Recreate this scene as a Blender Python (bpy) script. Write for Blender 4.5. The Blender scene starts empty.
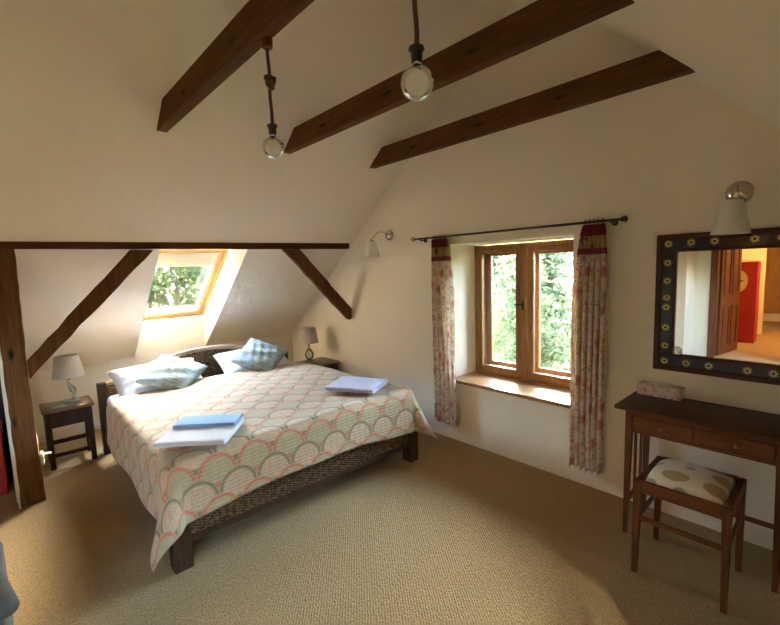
import bpy, bmesh, math, random
from mathutils import Vector, Matrix
S = bpy.context.scene
COL = S.collection
PI = math.pi
R = math.radians

# ------------------------------------------------------------------ helpers
class MB:
    """collects shapes that belong to ONE mesh object"""
    def __init__(self):
        self.bm = bmesh.new()
        self.uv = None
    def box(self, x0, x1, y0, y1, z0, z1, M=None, bev=0.0, seg=1):
        m = Matrix.Translation(((x0+x1)/2, (y0+y1)/2, (z0+z1)/2)) @ Matrix.Diagonal((abs(x1-x0), abs(y1-y0), abs(z1-z0), 1))
        r = bmesh.ops.create_cube(self.bm, size=1, matrix=m)
        if bev:
            ed = list({e for v in r['verts'] for e in v.link_edges})
            rr = bmesh.ops.bevel(self.bm, geom=ed, offset=bev, segments=seg, affect='EDGES', profile=.5)
            vs = list({v for f in rr['faces'] for v in f.verts} | {v for v in r['verts'] if v.is_valid})
        else:
            vs = r['verts']
        if M is not None:
            bmesh.ops.transform(self.bm, matrix=M, verts=vs)
        return self
    def poly(self, pts, ext, bev=0.0):
        """prism: polygon points (3d) extruded by the vector ext"""
        ext = Vector(ext)
        a = [self.bm.verts.new(p) for p in pts]
        b = [self.bm.verts.new(Vector(p)+ext) for p in pts]
        n = len(pts)
        fs = [self.bm.faces.new(a), self.bm.faces.new(b[::-1])]
        for i in range(n):
            fs.append(self.bm.faces.new((a[(i+1) % n], a[i], b[i], b[(i+1) % n])))
        bmesh.ops.recalc_face_normals(self.bm, faces=fs)
        if bev:
            bmesh.ops.bevel(self.bm, geom=list({e for f in fs for e in f.edges}), offset=bev, segments=2, affect='EDGES')
        return self
    def lathe(self, prof, c=(0, 0, 0), M=None, n=32, cap=True):
        rings = []
        vs = []
        for r, z in prof:
            ring = [self.bm.verts.new((c[0]+r*math.cos(2*PI*i/n), c[1]+r*math.sin(2*PI*i/n), c[2]+z)) for i in range(n)]
            rings.append(ring); vs += ring
        for a, b in zip(rings, rings[1:]):
            for i in range(n):
                self.bm.faces.new((a[i], a[(i+1) % n], b[(i+1) % n], b[i]))
        if cap:
            self.bm.faces.new(rings[0][::-1]); self.bm.faces.new(rings[-1])
        if M is not None:
            bmesh.ops.transform(self.bm, matrix=M, verts=vs)
        return self
    def tube(self, pts, rad, n=10, cap=True):
        pts = [Vector(p) for p in pts]
        k = len(pts)
        if not hasattr(rad, '__len__'): rad = [rad]*k
        rings = []
        up = None
        for i in range(k):
            t = (pts[min(i+1, k-1)]-pts[max(i-1, 0)]).normalized()
            if up is None:
                up = Vector((0, 0, 1)) if abs(t.z) < .9 else Vector((1, 0, 0))
            u = (up - t*up.dot(t)).normalized(); up = u
            v = t.cross(u)
            rings.append([self.bm.verts.new(pts[i]+rad[i]*(u*math.cos(2*PI*j/n)+v*math.sin(2*PI*j/n))) for j in range(n)])
        for a, b in zip(rings, rings[1:]):
            for j in range(n):
                self.bm.faces.new((a[j], a[(j+1) % n], b[(j+1) % n], b[j]))
        if cap:
            self.bm.faces.new(rings[0][::-1]); self.bm.faces.new(rings[-1])
        return self
    def bar(self, p, q, w, h, side=(0, 1, 0), w2=None, h2=None, bev=0):
        """rectangular bar p->q; w is measured along side, h across it"""
        p, q = Vector(p), Vector(q)
        t = (q-p).normalized(); s = Vector(side); s = (s-t*s.dot(t)).normalized(); u = t.cross(s)
        w2 = w if w2 is None else w2; h2 = h if h2 is None else h2
        A = [p+s*a*w/2+u*b*h/2 for a, b in ((-1, -1), (1, -1), (1, 1), (-1, 1))]
        B = [q+s*a*w2/2+u*b*h2/2 for a, b in ((-1, -1), (1, -1), (1, 1), (-1, 1))]
        va = [self.bm.verts.new(x) for x in A]; vb = [self.bm.verts.new(x) for x in B]
        fs = [self.bm.faces.new(va), self.bm.faces.new(vb[::-1])]
        for i in range(4):
            fs.append(self.bm.faces.new((va[(i+1) % 4], va[i], vb[i], vb[(i+1) % 4])))
        bmesh.ops.recalc_face_normals(self.bm, faces=fs)
        if bev:
            bmesh.ops.bevel(self.bm, geom=list({e for f in fs for e in f.edges}), offset=bev, segments=2, affect='EDGES')
        return self
    def sphere(self, c, r, sc=(1, 1, 1), n=24):
        m = Matrix.Translation(c) @ Matrix.Diagonal((r*sc[0], r*sc[1], r*sc[2], 1))
        bmesh.ops.create_uvsphere(self.bm, u_segments=n, v_segments=max(6, n*2//3), radius=1, matrix=m)
        return self
    def grid(self, nu, nv, fn, uvfn=None):
        if uvfn: uvl = self.bm.loops.layers.uv.get('UVMap') or self.bm.loops.layers.uv.new('UVMap')
        g = [[self.bm.verts.new(fn(i/nu, j/nv)) for j in range(nv+1)] for i in range(nu+1)]
        for i in range(nu):
            for j in range(nv):
                f = self.bm.faces.new((g[i][j], g[i+1][j], g[i+1][j+1], g[i][j+1]))
                if uvfn:
                    for l, (a, b) in zip(f.loops, ((i, j), (i+1, j), (i+1, j+1), (i, j+1))):
                        l[uvl].uv = uvfn(a/nu, b/nv)
        return self
    def build(self, name, mat, parent=None, smooth=None, kind=None, label=None, loc=None):
        me = bpy.data.meshes.new(name)
        self.bm.normal_update()
        self.bm.to_mesh(me); self.bm.free()
        o = bpy.data.objects.new(name, me); COL.objects.link(o)
        if mat: me.materials.append(mat)
        if smooth is not None:
            me.polygons.foreach_set('use_smooth', [True]*len(me.polygons))
            if smooth < 180:
                me.set_sharp_from_angle(angle=R(smooth))
        if parent: o.parent = parent
        if kind: o['kind'] = kind
        if label: o['label'] = label
        if loc: o.location = loc
        return o

def thing(name, label, cat, loc=(0, 0, 0), rz=0, group=None):
    o = bpy.data.objects.new(name, None); COL.objects.link(o)
    o.empty_display_size = .1
    o.location = loc; o.rotation_euler.z = rz
    o['label'] = label; o['category'] = cat
    if group: o['group'] = group
    return o
def tag(o, label, cat, group=None):
    o['label'] = label; o['category'] = cat
    if group: o['group'] = group
    return o
def copy_tree(o, parent=None):
    c = o.copy(); COL.objects.link(c); c.parent = parent
    for ch in [k for k in bpy.data.objects if k.parent == o]:
        copy_tree(ch, c)
    return c
def solidify(o, t, off=-1):
    m = o.modifiers.new('s', 'SOLIDIFY'); m.thickness = t; m.offset = off; return o
def subsurf(o, n=1):
    m = o.modifiers.new('ss', 'SUBSURF'); m.levels = n; m.render_levels = n; return o

# ------------------------------------------------------------------ materials
class NT:
    def __init__(self, name):
        self.m = bpy.data.materials.new(name); self.m.use_nodes = True
        self.t = self.m.node_tree; self.b = self.t.nodes['Principled BSDF']; self.out = self.t.nodes['Material Output']
    def n(self, typ, **kw):
        k = self.t.nodes.new(typ)
        for a, v in kw.items():
            if a.startswith('i_'):
                key = a[2:]
                key = int(key) if key.isdigit() else key.replace('_', ' ')
                self.set(k.inputs[key], v)
            else: setattr(k, a, v)
        return k
    def set(self, sock, v):
        if isinstance(v, bpy.types.NodeSocket): self.t.links.new(v, sock)
        elif isinstance(v, (tuple, list)) and len(v) == 3 and sock.type == 'RGBA': sock.default_value = (*v, 1)
        else: sock.default_value = v
    def math(self, op, a, b=None, c=None, clamp=False):
        k = self.t.nodes.new('ShaderNodeMath'); k.operation = op; k.use_clamp = clamp
        for i, v in enumerate((a, b, c)):
            if v is not None: self.set(k.inputs[i], v)
        return k.outputs[0]
    def mix(self, f, a, b, blend='MIX'):
        k = self.t.nodes.new('ShaderNodeMix'); k.data_type = 'RGBA'; k.blend_type = blend
        self.set(k.inputs[0], f); self.set(k.inputs[6], a); self.set(k.inputs[7], b)
        return k.outputs[2]
    def ramp(self, f, stops):
        k = self.t.nodes.new('ShaderNodeValToRGB'); self.set(k.inputs[0], f)
        e = k.color_ramp.elements
        while len(e) < len(stops): e.new(.5)
        for el, (p, c) in zip(e, stops): el.position = p; el.color = (*c, 1)
        return k.outputs[0]
    def coords(self, kind='Object', scale=(1, 1, 1), rot=(0, 0, 0)):
        c = self.t.nodes.new('ShaderNodeTexCoord')
        mp = self.t.nodes.new('ShaderNodeMapping'); mp.inputs['Scale'].default_value = scale; mp.inputs['Rotation'].default_value = rot
        self.t.links.new(c.outputs[kind], mp.inputs[0]); return mp.outputs[0]
    def noise(self, vec, scale, detail=4, rough=.55, dist=0):
        k = self.n('ShaderNodeTexNoise', i_Scale=scale, i_Detail=detail, i_Roughness=rough, i_Distortion=dist)
        self.t.links.new(vec, k.inputs['Vector']); return k.outputs[0]
    def bump(self, h, strength=.3, dist=.01, normal=None):
        k = self.n('ShaderNodeBump', i_Strength=strength, i_Distance=dist); self.set(k.inputs['Height'], h)
        if normal: self.set(k.inputs['Normal'], normal)
        self.t.links.new(k.outputs[0], self.b.inputs['Normal']); return k.outputs[0]
    def fin(self, col=None, rough=None, spec=None, metal=None, sheen=None, trans=None, coat=None):
        for key, v in (('Base Color', col), ('Roughness', rough), ('Specular IOR Level', spec), ('Metallic', metal), ('Sheen Weight', sheen), ('Coat Weight', coat)):
            if v is not None: self.set(self.b.inputs[key], v)
        return self.m

def plaster(name, c, v=.05):
    q = NT(name); co = q.coords('Object')
    big = q.noise(co, 1.1, 3)
    fine = q.noise(co, 38, 5, .6)
    lumps = q.noise(co, 5.5, 3)
    col = q.mix(big, tuple(x*(1-v) for x in c), tuple(min(1, x*(1+v*.6)) for x in c))
    h = q.math('MULTIPLY_ADD', lumps, 3.0, fine)
    q.bump(h, .38, .006)
    return q.fin(col, .92, .2)
def plain(name, c, rough=.6, metal=0, spec=.5, var=0.0, vs=20, sheen=None, bump=0):
    q = NT(name)
    col = c
    if var or bump:
        no = q.noise(q.coords('Object'), vs, 4)
        if var: col = q.mix(no, tuple(x*(1-var) for x in c), tuple(min(1, x*(1+var)) for x in c))
        if bump: q.bump(no, bump, .003)
    return q.fin(col, rough, spec, metal, sheen)
def wood(name, dark, light, axis='x', rough=.5, scale=1.0, knots=False, bump=.25, spec=.22, coat=None):
    q = NT(name)
    s = {'x': (1.2, 14, 14), 'y': (14, 1.2, 14), 'z': (14, 14, 1.2)}[axis]
    co = q.coords('Object', tuple(k*scale for k in s))
    a = q.noise(co, 1.6, 5, .6, 1.2)
    b = q.noise(co, 7, 3, .6, .3)
    f = q.math('MULTIPLY_ADD', b, .35, q.math('MULTIPLY', a, .75))
    col = q.ramp(f, [(.3, dark), (.68, light)])
    if knots:
        ks = {'x': (3.2, 9, 9), 'y': (9, 3.2, 9), 'z': (9, 9, 3.2)}[axis]
        vo = q.n('ShaderNodeTexVoronoi', i_Scale=1.0)
        q.t.links.new(q.coords('Object', ks), vo.inputs['Vector'])
        kn = q.ramp(vo.outputs['Distance'], [(.06, (1, 1, 1)), (.17, (0, 0, 0))])
        col = q.mix(kn, col, tuple(x*.3 for x in dark))
    q.bump(f, bump, .004)
    return q.fin(col, rough, spec, coat=coat)

M = {}
M['wall'] = plaster('wall_plaster', (.80, .73, .59))
M['ceil'] = plaster('ceiling_plaster', (.80, .74, .63))
M['whitepaint'] = plain('white_paint', (.78, .75, .68), .5, var=.03)
M['beam'] = wood('beam_wood_y', (.040, .015, .003), (.135, .056, .012), 'y', .8, knots=True, bump=.5)
M['beamx'] = wood('beam_wood_x', (.034, .012, .003), (.10, .038, .009), 'x', .8, bump=.5)
M['post'] = wood('post_wood', (.045, .018, .006), (.19, .088, .030), 'z', .75, .7, knots=True, bump=.9)
M['brace'] = wood('brace_wood', (.042, .015, .004), (.135, .054, .013), 'z', .75, .8, bump=.8)
M['oak'] = wood('window_oak', (.21, .095, .028), (.40, .20, .07), 'z', .42, bump=.15, coat=.2)
M['oaky'] = wood('window_oak_y', (.21, .095, .028), (.40, .20, .07), 'y', .42, bump=.15, coat=.2)
M['sill'] = wood('sill_wood', (.22, .10, .035), (.42, .22, .09), 'y', .35, bump=.15, coat=.3)
M['pine'] = wood('skylight_pine', (.50, .27, .10), (.68, .42, .19), 'x', .5, bump=.08)
M['maho'] = wood('desk_wood', (.065, .019, .005), (.165, .056, .015), 'y', .42, bump=.1)
M['mahoz'] = wood('desk_wood_z', (.060, .018, .005), (.15, .052, .014), 'z', .45, bump=.1)
M['top'] = wood('desk_top_wood', (.035, .014, .006), (.085, .038, .015), 'y', .45, bump=.08)
M['nst'] = wood('nightstand_wood', (.022, .010, .007), (.065, .030, .019), 'z', .45, bump=.15)
M['nsttop'] = wood('nightstand_top', (.12, .068, .035), (.24, .15, .085), 'x', .35, bump=.1, coat=.2)
M['bedwood'] = wood('bed_wood', (.022, .010, .004), (.075, .036, .015), 'z', .6, bump=.2)
M['ddoor'] = wood('door_wood', (.07, .016, .008), (.20, .06, .022), 'z', .4, bump=.12)
M['pined'] = wood('pine_boards', (.30, .15, .05), (.50, .29, .11), 'z', .5, bump=.12)
M['wardrobe'] = wood('eaves_shade_wood', (.016, .007, .004), (.045, .02, .012), 'z', .5)  # dark tone stands in for the shade under the slope
M['red'] = plain('red_paint', (.42, .018, .012), .5, var=.1, vs=8)
M['cream'] = plain('cream_paint', (.72, .55, .27), .5, var=.12, vs=9)
M['chrome'] = plain('brushed_nickel', (.55, .52, .47), .25, 1.0)
M['brass'] = plain('brass', (.42, .30, .14), .35, 1.0)
M['iron'] = plain('dark_iron', (.035, .028, .024), .45, .6)
M['black'] = plain('black_plastic', (.012, .012, .012), .35)
M['rope'] = plain('brown_rope', (.09, .055, .032), .9, var=.4, vs=160, bump=.8)
M['white'] = plain('white_plastic', (.75, .72, .66), .4)
M['linen'] = plain('white_linen', (.72, .74, .82), .9, var=.03, vs=9, sheen=.2, bump=.15)
M['blind'] = plain('blind_fabric', (.75, .72, .6), .9, var=.05)
M['greyrail'] = plain('grey_upholstery', (.062, .056, .046), .9, var=.1)

def carpet():
    q = NT('carpet'); co = q.coords('Object')
    big = q.noise(co, 1.3, 3)
    vo = q.n('ShaderNodeTexVoronoi', i_Scale=95.0); q.t.links.new(co, vo.inputs['Vector'])
    w = q.n('ShaderNodeTexWave', i_Scale=24.0, i_Distortion=4.0, i_Detail=2.0, i_Detail_Scale=2.0)
    q.t.links.new(q.coords('Object', (1, 1, 1), (0, 0, R(38))), w.inputs['Vector'])
    fl = q.noise(co, 60, 3, .7)
    f = q.math('MULTIPLY_ADD', vo.outputs['Distance'], .5, q.math('MULTIPLY', w.outputs['Fac'], .3))
    f = q.math('MULTIPLY_ADD', fl, .5, f)
    col = q.ramp(f, [(.2, (.18, .110, .040)), (.75, (.42, .280, .115))])
    col = q.mix(q.math('MULTIPLY', big, .25), col, (.255, .160, .062))
    q.bump(f, .9, .008)
    return q.fin(col, .95, .15, sheen=.15)
M['carpet'] = carpet()

def wicker():
    q = NT('dark_wicker'); c = q.coords('Object', (1, 1, 1))
    sp = q.n('ShaderNodeSeparateXYZ'); q.t.links.new(c, sp.inputs[0])
    X, Y, Z = sp.outputs
    sx = q.math('SINE', q.math('MULTIPLY', q.math('ADD', X, Y), 2*PI/.045))
    sz = q.math('SINE', q.math('MULTIPLY', Z, 2*PI/.016))
    p = q.math('MULTIPLY', sx, sz)
    no = q.noise(c, 45, 3)
    f = q.math('MULTIPLY_ADD', p, .22, no)
    col = q.ramp(f, [(.25, (.030, .013, .005)), (.5, (.16, .080, .034)), (.75, (.38, .24, .12))])
    q.bump(p, 1.0, .008)
    return q.fin(col, .75, .15)
M['wicker'] = wicker()
M['wickerlight'] = plain('worn_cane', (.30, .19, .10), .7, var=.4, vs=60, bump=.5)

def thin_glass(name, tint=(.97, .99, .98), refl=.9, rough=0.0):
    q = NT(name); q.t.nodes.remove(q.b)
    tr = q.n('ShaderNodeBsdfTransparent', i_Color=tint)
    gl = q.n('ShaderNodeBsdfGlossy', i_Roughness=rough)
    fr = q.n('ShaderNodeFresnel', i_IOR=1.45)
    mx = q.n('ShaderNodeMixShader')
    q.t.links.new(q.math('MULTIPLY', fr.outputs[0], refl), mx.inputs[0])
    q.t.links.new(tr.outputs[0], mx.inputs[1]); q.t.links.new(gl.outputs[0], mx.inputs[2])
    q.t.links.new(mx.outputs[0], q.out.inputs[0]); return q.m
M['glass'] = thin_glass('window_glass')
def crystal(name, col, rough=.02, ior=1.5):
    q = NT(name); q.b.inputs['Transmission Weight'].default_value = 1; q.b.inputs['IOR'].default_value = ior
    return q.fin(col, rough)
M['crystal'] = crystal('clear_crystal', (.93, .98, .95))
def bulbglass():
    q = NT('milky_bulb_glass'); q.t.nodes.remove(q.b)
    tr = q.n('ShaderNodeBsdfTransparent', i_Color=(.97, .95, .9))
    df = q.n('ShaderNodeBsdfDiffuse', i_Color=(.95, .93, .88)); tl = q.n('ShaderNodeBsdfTranslucent', i_Color=(.9, .87, .8))
    gl = q.n('ShaderNodeBsdfGlossy', i_Roughness=.04)
    a = q.n('ShaderNodeMixShader', i_0=.5); b = q.n('ShaderNodeMixShader', i_0=.92); c = q.n('ShaderNodeMixShader')
    fr = q.n('ShaderNodeFresnel', i_IOR=1.35)
    L = q.t.links.new
    L(df.outputs[0], a.inputs[1]); L(tl.outputs[0], a.inputs[2]); L(tr.outputs[0], b.inputs[1]); L(a.outputs[0], b.inputs[2])
    L(fr.outputs[0], c.inputs[0]); L(b.outputs[0], c.inputs[1]); L(gl.outputs[0], c.inputs[2]); L(c.outputs[0], q.out.inputs[0])
    return q.m
M['bulb'] = bulbglass()
def shade_mat(name, c, tl=.25):
    q = NT(name); co = q.coords('Object'); no = q.noise(co, 90, 3)
    q.bump(no, .3, .002)
    q.fin(q.mix(no, tuple(x*.93 for x in c), c), .9, .2)
    t = q.n('ShaderNodeBsdfTranslucent', i_Color=c); mx = q.n('ShaderNodeMixShader', i_0=tl)
    q.t.links.new(q.b.outputs[0], mx.inputs[1]); q.t.links.new(t.outputs[0], mx.inputs[2]); q.t.links.new(mx.outputs[0], q.out.inputs[0])
    return q.m
M['shade'] = shade_mat('lamp_shade_fabric', (.62, .54, .46))
M['shade2'] = shade_mat('sconce_shade', (.88, .86, .78), .3)

def mirror_mat():
    q = NT('mirror_silver'); return q.fin((.93, .94, .92), .01, .5, 1.0)
M['mirror'] = mirror_mat()
M['clear'] = thin_glass('clear_lamp_glass', (.86, .90, .88), 3.0, .05)
def block():
    q = NT('green_tinted_glass'); q.t.nodes.remove(q.b); L = q.t.links.new
    tr = q.n('ShaderNodeBsdfTransparent', i_Color=(.80, .90, .84)); df = q.n('ShaderNodeBsdfDiffuse', i_Color=(.62, .74, .66)); gl = q.n('ShaderNodeBsdfGlossy', i_Roughness=.08)
    a = q.n('ShaderNodeMixShader', i_0=.35); b = q.n('ShaderNodeMixShader', i_0=.22)
    L(tr.outputs[0], a.inputs[1]); L(df.outputs[0], a.inputs[2]); L(a.outputs[0], b.inputs[1]); L(gl.outputs[0], b.inputs[2]); L(b.outputs[0], q.out.inputs[0]); return q.m
M['block'] = block()

def quilt_mat():
    q = NT('quilt_scallops'); L = q.t.links.new
    uv = q.n('ShaderNodeUVMap', uv_map='UVMap')
    dn = q.n('ShaderNodeTexNoise', i_Scale=6.0); L(uv.outputs[0], dn.inputs['Vector'])
    sp = q.n('ShaderNodeSeparateXYZ'); L(uv.outputs[0], sp.inputs[0])
    x = sp.outputs[0]; y = sp.outputs[1]
    w, h = .225, .116
    yy = q.math('DIVIDE', y, h); j = q.math('FLOOR', yy)
    par = q.math('FLOORED_MODULO', j, 2.0)
    px = q.math('MULTIPLY_ADD', par, .5, q.math('DIVIDE', x, w))
    dx = q.math('MULTIPLY', q.math('SUBTRACT', q.math('FRACT', px), .5), w)
    dy = q.math('MULTIPLY', q.math('FRACT', yy), h)
    d0 = q.math('SQRT', q.math('ADD', q.math('MULTIPLY', dx, dx), q.math('MULTIPLY', dy, dy)))
    dx2 = q.math('MULTIPLY', q.math('SUBTRACT', q.math('FRACT', q.math('ADD', px, .5)), .5), w)
    dy2 = q.math('ADD', dy, h)
    d1 = q.math('SQRT', q.math('ADD', q.math('MULTIPLY', dx2, dx2), q.math('MULTIPLY', dy2, dy2)))
    Rr = w*.5
    ins = q.math('LESS_THAN', d0, Rr)
    # upper arc of the scale behind is shifted by one row
    dd = q.math('ADD', q.math('MULTIPLY', ins, d0), q.math('MULTIPLY', q.math('SUBTRACT', 1.0, ins), q.math('MULTIPLY', d1, Rr/(h*1.60))))
    rowi = q.math('ADD', par, ins)
    pp = q.math('FLOORED_MODULO', rowi, 2.0)
    colr = q.mix(pp, (.16, .175, .07), (.58, .17, .095))
    pn = q.n('ShaderNodeTexNoise', i_Scale=3.0); L(uv.outputs[0], pn.inputs['Vector'])
    band = q.math('SUBTRACT', 1.0, q.math('DIVIDE', q.math('ABSOLUTE', q.math('SUBTRACT', dd, Rr-.012)), .014), clamp=True)
    band = q.math('MULTIPLY', band, 1.6, clamp=True)
    band2 = q.math('SUBTRACT', 1.0, q.math('DIVIDE', q.math('ABSOLUTE', q.math('SUBTRACT', dd, Rr-.037)), .005), clamp=True)
    # small paisley curls inside the scales
    vo = q.n('ShaderNodeTexVoronoi', i_Scale=17.0, feature='SMOOTH_F1'); vo.inputs['Smoothness'].default_value = .3
    L(uv.outputs[0], vo.inputs['Vector'])
    curl = q.math('SINE', q.math('MULTIPLY', vo.outputs['Distance'], 26.0))
    curl = q.math('MULTIPLY', q.math('GREATER_THAN', curl, .25), .75)
    base = q.mix(pn.outputs[0], (.42, .325, .185), (.53, .425, .26))
    leaf = q.mix(pp, (.66, .40, .28), (.40, .36, .20))
    c = q.mix(curl, base, leaf)
    c = q.mix(q.math('MULTIPLY', band2, .55), c, leaf)
    c = q.mix(q.math('MULTIPLY', band, .8), c, colr)
    ch = q.math('ABSOLUTE', q.math('SINE', q.math('MULTIPLY', y, PI/.022)))
    wv = q.math('SINE', q.math('MULTIPLY', x, 2*PI/.05))
    hh = q.math('MULTIPLY_ADD', wv, .12, q.math('POWER', ch, .5))
    hh = q.math('MULTIPLY_ADD', dn.outputs[0], .8, hh)
    q.bump(hh, .5, .005)
    return q.fin(c, .85, .2, sheen=.2)
M['quilt'] = quilt_mat()

def curtain_mat():
    q = NT('floral_curtain'); L = q.t.links.new
    uv = q.n('ShaderNodeUVMap', uv_map='UVMap'); sp = q.n('ShaderNodeSeparateXYZ'); L(uv.outputs[0], sp.inputs[0])
    x, y = sp.outputs[0], sp.outputs[1]       # y = metres below the rod
    vo = q.n('ShaderNodeTexVoronoi', i_Scale=7.5); L(uv.outputs[0], vo.inputs['Vector'])
    fn = q.n('ShaderNodeTexNoise', i_Scale=24.0, i_Detail=3.0, i_Distortion=1.5); L(uv.outputs[0], fn.inputs['Vector'])
    f2 = q.n('ShaderNodeTexNoise', i_Scale=9.0, i_Detail=2.0, i_Distortion=2.0); L(uv.outputs[0], f2.inputs['Vector'])
    flower = q.ramp(q.math('MULTIPLY_ADD', fn.outputs[0], .35, vo.outputs['Distance']), [(.40, (1, 1, 1)), (.52, (0, 0, 0))])
    base = (.88, .80, .70)
    c = q.mix(q.ramp(f2.outputs[0], [(.50, (0, 0, 0)), (.60, (.7, .7, .7))]), base, (.62, .55, .30))
    tint = q.mix(q.math('GREATER_THAN', q.n('ShaderNodeSeparateColor', i_0=vo.outputs['Color']).outputs[0], .45), (.62, .22, .25), (.72, .42, .40))
    c = q.mix(q.math('MULTIPLY', flower, .85), c, tint)
    fl2 = q.ramp(fn.outputs[0], [(.56, (0, 0, 0)), (.62, (1, 1, 1))])
    c = q.mix(q.math('MULTIPLY', fl2, .6), c, (.50, .16, .20))
    # header bands: red, yellow with dark dots, red
    def band(a, b): return q.math('MULTIPLY', q.math('GREATER_THAN', y, a), q.math('LESS_THAN', y, b))
    c = q.mix(band(.07, .165), c, q.mix(fl2, q.mix(flower, (.56, .42, .17), (.34, .10, .06)), (.62, .52, .32)))
    c = q.mix(band(-1, .075), c, q.mix(fn.outputs[0], (.22, .02, .04), (.42, .09, .10)))
    c = q.mix(band(.155, .195), c, q.mix(fn.outputs[0], (.25, .04, .07), (.46, .16, .18)))
    q.fin(c, .9, .15, sheen=.1)
    no = q.noise(uv.outputs[0], 220, 2); q.bump(no, .15, .002)
    t = q.n('ShaderNodeBsdfTranslucent'); L(c, t.inputs[0]); mx = q.n('ShaderNodeMixShader', i_0=.5)
    L(q.b.outputs[0], mx.inputs[1]); L(t.outputs[0], mx.inputs[2]); L(mx.outputs[0], q.out.inputs[0])
    return q.m
M['curtain'] = curtain_mat()

def cushion_mat():
    q = NT('blue_green_cushion'); co = q.coords('Object', (1, 1, 1))
    a = q.noise(co, 7, 3, .6, .8); b = q.noise(co, 34, 3)
    w = q.n('ShaderNodeTexWave', i_Scale=9.0, i_Distortion=1.5); q.t.links.new(co, w.inputs['Vector'])
    c = q.ramp(a, [(.36, (.20, .21, .13)), (.47, (.30, .34, .28)), (.58, (.34, .47, .55)), (.75, (.45, .60, .74))])
    c = q.mix(q.math('MULTIPLY', w.outputs['Fac'], .3), c, (.52, .60, .60))
    c = q.mix(q.math('MULTIPLY', q.math('GREATER_THAN', b, .57), .4), c, (.24, .29, .22))
    q.bump(b, .25, .003)
    return q.fin(c, .9, .2, sheen=.2)
M['cushion'] = cushion_mat()
def towel(name, c, v=.1):
    q = NT(name); no = q.noise(q.coords('Object'), 260, 3); n2 = q.noise(q.coords('Object'), 9, 3)
    q.bump(no, .6, .004)
    return q.fin(q.mix(n2, tuple(x*(1-v) for x in c), c), .95, .1, sheen=.3)
M['tw'] = towel('towel_white', (.72, .72, .74)); M['tb'] = towel('towel_blue', (.28, .50, .80)); M['tl'] = towel('towel_lavender', (.58, .60, .80)); M['tp'] = towel('towel_rose', (.62, .36, .34))
def stool_mat():
    q = NT('oval_print_fabric'); L = q.t.links.new
    co = q.coords('Object', (9.5, 7.0, .2))
    vo = q.n('ShaderNodeTexVoronoi', i_Scale=1.0, i_Randomness=.45); L(co, vo.inputs['Vector'])
    sc = q.n('ShaderNodeSeparateColor', i_0=vo.outputs['Color'])
    ov = q.ramp(vo.outputs['Distance'], [(.40, (1, 1, 1)), (.43, (0, 0, 0))])
    tint = q.mix(q.math('GREATER_THAN', sc.outputs[0], .5), (.36, .26, .12), (.30, .26, .19))
    c = q.mix(ov, (.66, .57, .40), tint)
    no = q.noise(q.coords('Object'), 200, 2); q.bump(no, .2, .002)
    return q.fin(c, .55, .4, sheen=.2)
M['ovals'] = stool_mat()
def tissue_mat():
    q = NT('tissue_box_print'); co = q.coords('Object')
    a = q.noise(co, 28, 4, .6, 2.0)
    c = q.ramp(a, [(.40, (.68, .58, .50)), (.52, (.60, .46, .40)), (.60, (.36, .19, .18)), (.72, (.62, .50, .44))])
    return q.fin(c, .35, .5)
M['tissue'] = tissue_mat()
M['suns'] = plain('sun_motif_yellow', (.62, .55, .16), .4, var=.15, vs=60)
M['navy'] = plain('navy_tile', (.010, .012, .028), .12, var=.3, vs=30)
M['mframe'] = wood('mirror_frame_wood', (.035, .012, .008), (.085, .032, .018), 'y', .4, bump=.1)

def leaf_mat(name, c1, c2):
    q = NT(name); q.t.nodes.remove(q.b)
    no = q.noise(q.coords('Object'), 1.7, 3)
    c = q.mix(no, c1, c2)
    d = q.n('ShaderNodeBsdfDiffuse'); t = q.n('ShaderNodeBsdfTranslucent'); mx = q.n('ShaderNodeMixShader', i_0=.45)
    L = q.t.links.new; L(c, d.inputs[0]); L(c, t.inputs[0]); L(d.outputs[0], mx.inputs[1]); L(t.outputs[0], mx.inputs[2]); L(mx.outputs[0], q.out.inputs[0])
    return q.m
M['needles'] = leaf_mat('conifer_needles', (.058, .072, .040), (.095, .112, .060))
M['leaves'] = leaf_mat('broad_leaves', (.055, .085, .042), (.13, .16, .075))
M['bark'] = plain('bark', (.12, .085, .06), .9, var=.3, vs=8, bump=.6)
M['grass'] = plain('lawn', (.22, .30, .09), .95, var=.4, vs=3)
M['render'] = plaster('outer_render', (.62, .58, .50))
M['warmwall'] = plaster('hall_plaster', (.78, .66, .46))

# ------------------------------------------------------------------ geometry constants
G = 2.947                      # inner face of the gable wall
KB, CB = -.794, 4.923          # rear slope  z = KB*y + CB
KF, CF = .985, 1.945           # front slope z = KF*y + CF
YR = (CB-CF)/(KF-KB); ZR = KB*YR+CB
YK = 5.30; ZK = KB*YK+CB       # rear knee wall
YF = -1.25; ZF = KF*YF+CF
XL = -2.40                     # far partition with the doorway
sb = lambda y: KB*y+CB
sf = lambda y: KF*y+CF

def struct(mb, name, mat): return mb.build(name, mat, kind='structure')

# floor (room + hall)
struct(MB().box(-8.3, 3.5, YF-.5, YK+.5, -.25, 0), 'floor', M['carpet'])

# gable wall with the window opening
WY0, WY1, WZ0, WZ1 = 1.315, 2.405, .570, 1.785
b = MB()
T = 3.52
b.poly([(G, WY1, 0), (G, YK+.3, 0), (G, YK+.3, sb(YK+.3)+.3), (G, WY1, sb(WY1)+.3)], (T-G, 0, 0))
b.poly([(G, YF-.3, 0), (G, WY0, 0), (G, WY0, sf(WY0)+.3), (G, YF-.3, sf(YF-.3)+.3)], (T-G, 0, 0))
b.box(G, T, WY0, WY1, 0, WZ0-.005)
b.poly([(G, WY0, WZ1), (G, WY1, WZ1), (G, WY1, sb(WY1)+.3), (G, YR, ZR+.3), (G, WY0, sf(WY0)+.3)], (T-G, 0, 0))
struct(b, 'wall_right', M['wall'])

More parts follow.
